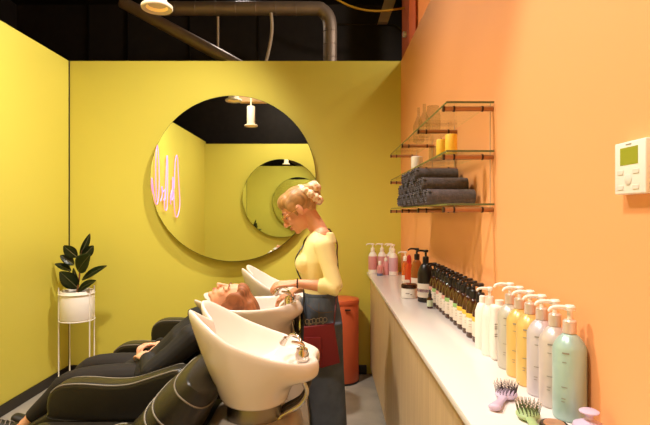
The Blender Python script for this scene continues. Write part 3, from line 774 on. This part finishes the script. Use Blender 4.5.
unit('empty backwash chair with upturned white basin nearest the yellow back wall', YC, 0., -.03, .012, far_arm=True)

# ------------------------------------------------------------------ people
def hand(bm, wrist, d, n, thumb, size=1., curl=.35, spread=.10):
    """palm and five fingers; d = pointing direction, n = back of the hand, thumb = side the thumb leaves"""
    d = V(d).normalized(); n = V(n); n = (n-d*n.dot(d)).normalized(); s = V(thumb); s = (s-d*s.dot(d)-n*s.dot(n)).normalized()
    w = V(wrist); z = size
    limb(bm, [w-d*.02*z, w+d*.03*z, w+d*.085*z], [(.024*z, .017*z), (.036*z, .015*z), (.040*z, .013*z)], 14, 3, 'round', ref=s)
    for k, (off, L, r) in enumerate(((.033, .072, .0084), (.0112, .080, .0088), (-.0112, .074, .0084), (-.032, .058, .0076))):
        p = w+d*.085*z+s*off*z
        dd = (d+s*off*spread*20*.5).normalized(); c = curl*(1+.12*k)
        pts = [p]; q = p
        for j, f in enumerate((.45, .31, .24)):
            a = c*(j+.7); dirv = dd*math.cos(a)-n*math.sin(a); q = q+dirv*L*f*z; pts.append(q)
        limb(bm, pts, [r*z, r*.95*z, r*.88*z, r*.75*z], 10, 2)
    p = w+d*.025*z+s*.03*z-n*.004*z
    limb(bm, [p, p+(d*.6+s*.7-n*.2).normalized()*.035*z, p+(d*.6+s*.7-n*.2).normalized()*.035*z+(d*.9+s*.25-n*.4).normalized()*.033*z, p+(d*.6+s*.7-n*.2).normalized()*.035*z+(d*.9+s*.1-n*.5).normalized()*.055*z], [.013*z, .011*z, .0098*z, .0085*z], 10, 2)
def headframe(c, fwd, up):
    f = V(fwd).normalized(); u = V(up); u = (u-f*u.dot(f)).normalized(); l = u.cross(f)
    Mx = Matrix((f, l, u)).transposed().to_4x4(); Mx.translation = V(c); return Mx
def head(bm, Mx, s=1.):
    R = Mx.to_3x3()
    def E(c, r, ry=0): ell(bm, Mx @ (V(c)*s), [q*s for q in r], R @ Matrix.Rotation(ry, 3, 'Y'), 20, 14)
    E((-.012, 0, .030), (.098, .075, .086)); E((.028, 0, -.025), (.062, .060, .088)); E((.030, 0, -.072), (.050, .048, .040)); E((.068, 0, -.096), (.020, .022, .018))
    E((.072, 0, .022), (.018, .050, .016))
    for y in (-1, 1):
        E((.058, y*.036, -.028), (.026, .024, .024)); E((-.004, y*.077, -.008), (.019, .009, .032)); E((-.002, y*.073, -.03), (.010, .008, .012)); E((.098, y*.009, -.040), (.011, .010, .008))
        E((.068, y*.034, .004), (.016, .018, .012))
    limb(bm, [Mx @ (V(q)*s) for q in ((.082, 0, .016), (.096, 0, -.012), (.110, 0, -.036))], [.009*s, .0105*s, .0125*s], 12, 3)
    E((.088, 0, -.061), (.011, .021, .0065)); E((.086, 0, -.073), (.011, .018, .0075)); E((.076, 0, -.066), (.014, .03, .02))
def face_parts(t, Mx, s=1., closed=False, brow=M_brow):
    R = Mx.to_3x3()
    for y in (-1, 1):
        b = newbm(); ell(b, Mx @ (V((.0735, y*.032, .000))*s), (.0115*s,)*3, R)
        e = obj('eye', b, M_skin if closed else M_eyew, t)
        if not closed:
            b = newbm(); ell(b, Mx @ (V((.0815, y*.032, -.003))*s), (.0045*s, .0055*s, .0055*s), R); obj('iris', b, M_iris, e)
        b = newbm(); limb(b, [Mx @ (V((.0835, y*.020, -.006))*s), Mx @ (V((.0865, y*.032, -.008))*s), Mx @ (V((.081, y*.045, -.005))*s)], .0016*s, 8, 3); obj('lashes', b, M_iris, t)
        b = newbm(); limb(b, [Mx @ (V((.0905, y*.014, .024))*s), Mx @ (V((.0895, y*.032, .029))*s), Mx @ (V((.077, y*.05, .022))*s)], [.003*s, .0035*s, .002*s], 8, 3); obj('eyebrow', b, brow, t)
    b = newbm()
    limb(b, [Mx @ (V((.088, -.018, -.065))*s), Mx @ (V((.0975, 0, -.0625))*s), Mx @ (V((.088, .018, -.065))*s)], [.002*s, .0045*s, .002*s], 8, 4)
    limb(b, [Mx @ (V((.088, -.016, -.069))*s), Mx @ (V((.0965, 0, -.0725))*s), Mx @ (V((.088, .016, -.069))*s)], [.002*s, .005*s, .002*s], 8, 4)
    obj('lips', b, M_lip, t)

# --- the stylist, standing, facing the basins (-X)
WY = 2.93
t = thing('person', 'standing person in cream top and jeans washing the client\'s hair', 'person', (-.03, WY, 0))
HM = headframe(at(298.5, 209.5, WY), (-.82, -.06, -.57), (-.57, 0, .82)); HS = 1.06
neck0 = V((-.035, WY, 1.375)); neck1 = HM @ V((-.035, 0, -.045))
shL, shR = V((-.02, WY-.175, 1.315)), V((-.02, WY+.175, 1.315))
elL, elR = V((.045, WY-.235, 1.095)), V((.03, WY+.22, 1.085))
wrL, wrR = V((-.175, WY-.215, 1.115)), V((-.20, WY+.06, 1.03))
body = newbm()
head(body, HM, HS)
limb(body, [neck0-V((-.005, 0, .05)), neck0, neck1, HM @ V((-.03, 0, .0))], [.058, .052, .050, .05], 16, 3)
tors = [((-.035, WY, 1.37), (.09, .055)), ((-.04, WY, 1.31), (.165, .085)), ((-.05, WY, 1.22), (.158, .10)), ((-.047, WY, 1.12), (.135, .09)), ((-.042, WY, 1.03), (.13, .085)), ((-.04, WY, .93), (.165, .105)), ((-.035, WY, .84), (.168, .11))]
limb(body, [p for p, r in tors], [r for p, r in tors], 24, 3, ref=(0, 1, 0))
def armset(bm, sh, el, wr, e=0., to=1., cap='round'):
    if to >= 1: limb(bm, [sh, sh.lerp(el, .5), el], [.046+e, .041+e, .036+e], 14, 3); limb(bm, [el, el.lerp(wr, .4), wr], [.036+e, .033+e, .0215+e], 14, 3)
    else: limb(bm, [sh, sh.lerp(el, .5), el, el.lerp(wr, .08)], [.052+e, .044+e, .042+e, .042+e], 16, 3); limb(bm, [el, el.lerp(wr, to*.5), el.lerp(wr, to)], [.040+e, .038+e, .040+e], 16, 3, cap)
armset(body, shL, elL, wrL); armset(body, shR, elR, wrR)
hand(body, wrL, (-1, .05, -.06), (0, -.25, 1), (-.2, 1, 0), 1.0, .42)
hand(body, wrR, (-.86, -.35, -.42), (-.3, -.1, 1), (0, -1, 0), .98, .35)
hipL, hipR = V((-.03, WY-.085, .86)), V((-.03, WY+.085, .86))
kn = lambda h: V((h.x-.012, h.y, .46)); an = lambda h: V((h.x+.015, h.y, .08))
for h in (hipL, hipR):
    limb(body, [h, kn(h), kn(h)-V((-.02, 0, .12)), an(h)], [.085, .055, .055, .036], 16, 3)
    limb(body, [an(h), an(h)+V((-.06, 0, -.04)), an(h)+V((-.15, 0, -.055))], [(.035, .035), (.035, .03), (.035, .02)], 12, 3, ref=(0, 1, 0))
obj('body', blob(body, .0042, 3), M_skin, t, angle=0)
face_parts(t, HM, HS)
# hair, bun, scrunchie
b = newbm(); R3 = HM.to_3x3()
def HE(bm, c, r): ell(bm, HM @ (V(c)*HS), [q*HS for q in r], R3, 20, 14)
HE(b, (-.022, 0, .040), (.100, .083, .087)); HE(b, (.028, 0, .070), (.060, .066, .052)); HE(b, (-.07, 0, .015), (.05, .066, .06)); HE(b, (-.06, 0, -.03), (.035, .05, .03))
for y in (-1, 1): HE(b, (.012, y*.066, .035), (.045, .014, .040)); HE(b, (.022, y*.071, -.002), (.012, .008, .03))
limb(b, [HM @ V((-.10, 0, .06)), HM @ V((-.135, 0, .05)), HM @ V((-.14, .0, .02))], [.05, .042, .03], 16, 3)
o = obj('hair', blob(b, .006, 3), M_hairb, t, angle=0); o['label'] = 'blonde hair pinned back'
b = newbm(); cc = HM @ V((-.105, 0, .035)); ax = (R3 @ V((-.8, 0, .35))).normalized(); A_, B_ = frame(ax)
rnd = random.Random(5); pts = []; rs = []
for k in range(25):
    a = 2*PI*k/24; pts.append(cc+(A_*math.cos(a)*1.15+B_*math.sin(a)*.95)*.056); rs.append(.021 if k % 2 else .028)
rs[24] = rs[0]
limb(b, pts, rs, 14, 3)
ell(b, cc+ax*.045-A_*.0, (.045, .04, .045)); 
for v in b.verts: v.co += V((rnd.uniform(-1, 1), rnd.uniform(-1, 1), rnd.uniform(-1, 1)))*.003
obj('scrunchie', b, M_flower, t, angle=0)['label'] = 'flowered satin scrunchie'
# glasses
b = newbm(); R_ = .021
for y in (-1, 1):
    cc = HM @ (V((.103, y*.032, -.006))*HS); pts = [cc+R3 @ V((.0, R_*1.15*math.cos(a), R_*math.sin(a))) for a in [2*PI*k/20 for k in range(21)]]
    tube(b, pts, .0022, 6, 1)
    tube(b, [HM @ (V((.103, y*.056, .0))*HS), HM @ (V((.07, y*.074, .004))*HS), HM @ (V((-.005, y*.084, .006))*HS)], .002, 6, 2)
tube(b, [HM @ (V((.103, -.010, -.0))*HS), HM @ (V((.108, 0, .004))*HS), HM @ (V((.103, .010, .0))*HS)], .0013, 6, 3)
obj('glasses', b, M_gold, t)['label'] = 'thin gold-rimmed glasses'
# shirt
b = newbm()
st = [((-.025, WY, 1.375), (.10, .062)), ((-.04, WY, 1.33), (.165, .088)), ((-.05, WY, 1.22), (.168, .115)), ((-.047, WY, 1.12), (.150, .108)), ((-.042, WY, 1.05), (.148, .10)), ((-.042, WY, 1.015), (.146, .098))]
limb(b, [p for p, r in st], [r for p, r in st], 28, 3, 'flat', ref=(0, 1, 0))
for y in (-1, 1): ell(b, (-.125, WY+y*.075, 1.21), (.062, .066, .062))
armset(b, shL, elL, wrL, .002, .42, 'flat'); armset(b, shR, elR, wrR, .002, .42, 'flat')
limb(b, [neck0+V((.006, 0, -.04)), neck0+V((.012, 0, .018))], [(.105, .09), (.068, .064)], 20, 2, 'flat', ref=(0, 1, 0))
o = obj('shirt', blob(b, .006, 5), M_shirt, t, angle=0); o['label'] = 'cream long-sleeved top pushed to the elbows'
# jeans
b = newbm()
jt = [((-.04, WY, 1.035), (.145, .098)), ((-.04, WY, .95), (.175, .115)), ((-.035, WY, .86), (.185, .125)), ((-.035, WY, .76), (.18, .12))]
limb(b, [p for p, r in jt], [r for p, r in jt], 28, 3, 'flat', ref=(0, 1, 0))
for h in (hipL, hipR):
    limb(b, [h+V((0, 0, .02)), h+V((-.004, 0, -.2)), kn(h)+V((.01, 0, 0)), an(h)+V((0, 0, .02))], [(.098, .12), (.10, .13), (.10, .138), (.105, .142)], 20, 3, 'flat', ref=(0, 1, 0))
j = obj('jeans', blob(b, .008, 4), M_denim, t, angle=0); j['label'] = 'loose dark blue jeans'
b = newbm()
limb(b, [(-.04+.101*math.cos(a), WY+.148*math.sin(a), 1.022) for a in [2*PI*k/40 for k in range(41)]], [(.018, .003)]*41, 8, 1, 'flat', ref=(0, 0, 1)); obj('waistband', b, M_denim, j)
b = newbm(); M_st = mat('tan_thread', (104, 84, 62), .7)
tube(b, [(-.11, WY-.155, .985), (-.07, WY-.182, .96), (-.03, WY-.185, .945), (.03, WY-.17, .95)], .002, 6, 4); tube(b, [(-.045, WY-.178, 1.0), (-.045, WY-.190, .86), (-.045, WY-.19, .70)], .0016, 6, 3); obj('stitching', b, M_st, j)
for h in (hipL, hipR):
    a = an(h); b = newbm(); limb(b, [a+V((.03, 0, -.035)), a+V((-.06, 0, -.04)), a+V((-.17, 0, -.05))], [(.045, .045), (.046, .04), (.042, .029)], 16, 3, ref=(0, 1, 0)); obj('shoe', b, M_shoe, t)
b = newbm(); tube(b, [wrL+V((.012, .0245*math.cos(a), .0245*math.sin(a))) for a in [2*PI*k/20 for k in range(21)]], .004, 6, 1); obj('bracelet', b, M_blackp, t)

# tool pouch
yp = WY-.205
t = thing('tool_pouch', 'dark red leather scissor pouch hanging at the stylist\'s hip', 'pouch', at(320, 366, yp))
q = [at(304, 326, yp), at(334, 323, yp), at(340, 362, yp), at(322, 367, yp), at(303, 364, yp)]
b = newbm(); prism(b, [(p.x, p.z) for p in q], yp-.022, yp+.008, 'Y', .006, 3); obj('pouch_body', b, M_red, t)
b = newbm(); prism(b, [(p.x, p.z) for p in (at(305, 336, yp), at(321, 336, yp), at(322, 365, yp), at(305, 363, yp))], yp-.030, yp-.020, 'Y', .004, 2); obj('pocket', b, M_red, t)
M_strap = mat('dark_red_strap', (84, 26, 26), .6)
SH = bpy.data.objects['shirt']; bv = BVHTree.FromPolygons([v.co+rootpos(SH) for v in SH.data.vertices], [tuple(p.vertices) for p in SH.data.polygons])
def onshirt(ang, z):
    d = V((math.cos(ang), math.sin(ang), 0)); o_ = V((-.045, WY, z))+d*.6
    h = bv.ray_cast(o_, -d); return (h[0] if h[0] else o_-d*.48)+d*.004
D_ = math.radians
b = newbm(); tube(b, [at(334, 324, yp), at(335, 312, WY-.17)]+[onshirt(D_(a), z) for a, z in ((-22, 1.03), (-20, 1.10), (-16, 1.18), (-8, 1.26), (12, 1.33))]+[neck0+V((.05, .05, .03))], .0045, 8, 4); obj('strap', b, M_strap, t)
b = newbm(); tube(b, [at(306, 327, yp), at(303, 312, WY-.17)]+[onshirt(D_(a), z) for a, z in ((-142, 1.03), (-146, 1.10), (-150, 1.17), (-152, 1.24), (-160, 1.31), (-178, 1.345))]+[neck0+V((-.04, .07, .02)), neck0+V((.0, .075, .03)), neck0+V((.05, .05, .03))], .0045, 8, 4); obj('strap', b, M_blackp, t)
for k, (x, y) in enumerate(((309, 325), (316, 324), (323, 323))):
    p = at(x, y, yp-.012)
    g = thing('scissors', ('scissors leftmost in the red pouch, finger loops up', 'scissors in middle of the red pouch, finger loops up', 'scissors rightmost in the red pouch, finger loops up')[k], 'scissors', p, 'scissors in the red pouch')
    for sx in (-1, 1):
        b = newbm(); c = p+V((sx*.011, 0, .018)); tube(b, [c+V((.010*math.cos(a), 0, .013*math.sin(a))) for a in [2*PI*i/16 for i in range(17)]], .0022, 6, 1)
        tube(b, [c+V((-sx*.006, 0, -.011)), p+V((-sx*.002, 0, -.045)), p+V((-sx*.005, 0, -.09))], .0025, 6, 2); obj('blade', b, M_steel, g)

# --- the client, lying back, face up
CY = 2.845
t = thing('person', 'person in black lying back with closed eyes and clasped hands', 'person', (-1.15, CY, .5))
CM = headframe(at(231, 300, CY), (-.34, -.06, .94), (.94, 0, .34)); CS = 1.0
C3 = CM.to_3x3()
neckb = V((-.735, CY, .905)); neckt = CM @ V((-.03, 0, -.06))
ch = V((-.80, CY, .785)); bel = V((-.93, CY, .675)); hip = V((-1.04, CY, .585))
shN, shF = V((-.72, CY-.17, .83)), V((-.72, CY+.17, .83))
elN, elF = V((-.935, CY-.225, .655)), V((-.935, CY+.225, .655))
wrN, wrF = V((-1.0, CY-.105, .695)), V((-1.005, CY+.09, .718))
hN, hF = V((-1.05, CY-.085, .575)), V((-1.05, CY+.085, .58))
kN, kF = V((-1.445, CY-.085, .55)), V((-1.40, CY+.07, .585))
aN, aF = V((-1.69, CY-.09, .32)), V((-1.64, CY+.05, .29))
b = newbm(); head(b, CM, CS)
limb(b, [neckb, neckt, CM @ V((-.03, 0, -.02))], [.055, .050, .05], 16, 3)
limb(b, [neckb+V((.02, 0, -.02)), ch, bel, hip], [(.06, .04), (.155, .08), (.14, .07), (.15, .07)], 22, 4, ref=(0, 1, 0))
for s_, e_, w_ in ((shN, elN, wrN), (shF, elF, wrF)): armset(b, s_, e_, w_)
hand(b, wrN, (-.66, .72, .05), (-.15, -.2, 1), (.6, .5, .1), .95, .30, .2)
hand(b, wrF, (-.62, -.74, .16), (-.25, .0, 1), (.5, -.6, .1), 1.0, .5, .22)
for h, k_, a in ((hN, kN, aN), (hF, kF, aF)):
    limb(b, [h, k_, k_.lerp(a, .3), a], [.072, .044, .044, .032], 16, 3)
    limb(b, [a, a+V((-.04, 0, -.03)), a+V((-.17, 0, -.005))], [(.034, .034), (.036, .032), (.034, .02)], 12, 3, ref=(0, 1, 0))
obj('body', blob(b, .0042, 3), M_skin2, t, angle=0)
MATS_s = M_skin; 
face_parts(t, CM, CS, True)
b = newbm()
def CE(c, r): ell(b, CM @ V(c), r, C3, 20, 14)
CE((-.03, 0, .045), (.098, .086, .082)); CE((.02, 0, .085), (.055, .068, .038)); CE((-.06, 0, .02), (.06, .08, .08))
for y in (-1, 1): CE((.0, y*.072, .03), (.05, .018, .05)); CE((-.03, y*.074, -.02), (.05, .016, .04))
limb(b, [CM @ V((-.05, 0, .10)), CM @ V((-.10, 0, .105)), CM @ V((-.16, 0, .09))], [(.075, .035), (.07, .035), (.05, .025)], 16, 4, ref=(0, 1, 0))
o = obj('hair', blob(b, .006, 3), M_hairr, t, angle=0); o['label'] = 'wet auburn hair combed back into the basin'
b = newbm()
limb(b, [neckb+V((.01, 0, -.01)), ch+V((-.003, 0, .005)), bel, hip+V((0, 0, .01))], [(.10, .062), (.18, .098), (.16, .086), (.17, .082)], 26, 4, 'flat', ref=(0, 1, 0))
limb(b, [neckb+V((-.03, 0, -.03)), neckb.lerp(neckt, .55)], [(.09, .08), (.064, .062)], 18, 2, 'flat', ref=(0, 1, 0))
for s_, e_, w_ in ((shN, elN, wrN), (shF, elF, wrF)):
    ell(b, s_+V((-.01, 0, 0)), (.075, .07, .072)); limb(b, [s_, s_.lerp(e_, .5)+V((0, 0, -.005)), e_], [.074, .064, .058], 16, 3); limb(b, [e_, e_.lerp(w_, .5), e_.lerp(w_, 1.0)], [.056, .050, .042], 16, 3, 'flat')
o = obj('top', blob(b, .006, 3), M_cloth, t, angle=0); o['label'] = 'black loose long-sleeved top'
b = newbm()
limb(b, [hip+V((.08, 0, .05)), hip, hip+V((-.08, 0, -.01))], [(.155, .07), (.172, .085), (.165, .08)], 22, 3, ref=(0, 1, 0))
for h, k_, a in ((hN, kN, aN), (hF, kF, aF)): limb(b, [h, h.lerp(k_, .5)+V((0, 0, .012)), k_, k_.lerp(a, .35), k_.lerp(a, .84)], [.085, .078, .064, .058, .046], 18, 3, 'flat')
o = obj('trousers', blob(b, .007, 4), M_trou, t, angle=0); o['label'] = 'dark brown-black trousers'
for a in (aN, aF):
    b = newbm(); limb(b, [a+V((.012, 0, -.05)), a+V((-.06, 0, -.03)), a+V((-.14, 0, -.008)), a+V((-.19, 0, .012))], [(.04, .038), (.042, .036), (.043, .030), (.036, .022)], 16, 3, ref=(0, 1, 0)); sh = obj('shoe', b, M_shoe, t)
    b = newbm()
    for k in range(3):
        p = a+V((-.075-.025*k, 0, .006+.004*k)); tube(b, [p+V((0, -.022, -.004)), p+V((-.006, 0, .012)), p+V((0, .022, -.004))], .003, 6, 3)
    obj('lace', b, mat('grey_lace', (120, 110, 100), .7), sh)

# ------------------------------------------------------------------ light
def area(name, loc, size, power, col, rot=(0, 0, 0), spread=PI):
    l = bpy.data.lights.new(name, 'AREA'); l.shape = 'DISK'; l.size = size; l.energy = power; l.color = col; l.spread = spread
    o = bpy.data.objects.new(name, l); COL.objects.link(o); o.location = loc; o.rotation_euler = rot; return o
def spot(name, loc, target, power, col, angle=130, blend=.6, size=.06):
    l = bpy.data.lights.new(name, 'SPOT'); l.energy = power; l.color = col; l.spot_size = math.radians(angle); l.spot_blend = blend; l.shadow_soft_size = size
    o = bpy.data.objects.new(name, l); COL.objects.link(o); o.location = loc
    o.rotation_euler = (V(target)-V(loc)).to_track_quat('-Z', 'Y').to_euler(); return o
W = (1., .90, .80)
for (x, y, p, cone) in ((-1.3, 2.3, 430, 126), (-.75, .6, 360, 150)):
    spot('ceiling_track_light', (x, y, 4.15), (x, y, 0), p, W, cone, .85, .11)
spot('ceiling_track_light', (.2, 3.2, 4.15), (-2.41, 3.5, .8), 430, W, 84, .5, .09)
spot('hall_and_fill_light', (2.9, 4.2, 4.15), (-1.6, 4.0, 1.5), 160, W, 120, .5, .12)
spot('hall_and_fill_light', (-1.0, 5.9, 4.2), (-.6, 5.2, 3.2), 32, W, 150, .6, .1)  # unseen light behind the back wall, raised to brighten cable and ducts
spot('hall_and_fill_light', (1.7, 3.4, 4.05), (1.0, 5.4, 3.4), 70, W, 90, .6, .1)  # added fill light, aimed to brighten the orange column
spot('hall_and_fill_light', (-.9, -1.3, 4.05), (-1.2, -2.5, 3.4), 40, W, 150, .6, .1)  # added fill kept out of the mirror's view, lifts the black wall behind
w = bpy.data.worlds.new('world'); S.world = w; w.use_nodes = True
w.node_tree.nodes['Background'].inputs[0].default_value = (1, .85, .65, 1); w.node_tree.nodes['Background'].inputs[1].default_value = .05

S.view_settings.view_transform = 'Standard'; S.view_settings.look = 'None'; S.view_settings.gamma = 1; S.view_settings.use_curve_mapping = False
S.view_settings.exposure = 0.05
S.cycles.max_bounces = 14; S.cycles.diffuse_bounces = 6; S.cycles.glossy_bounces = 8; S.cycles.transmission_bounces = 10; S.cycles.transparent_max_bounces = 12
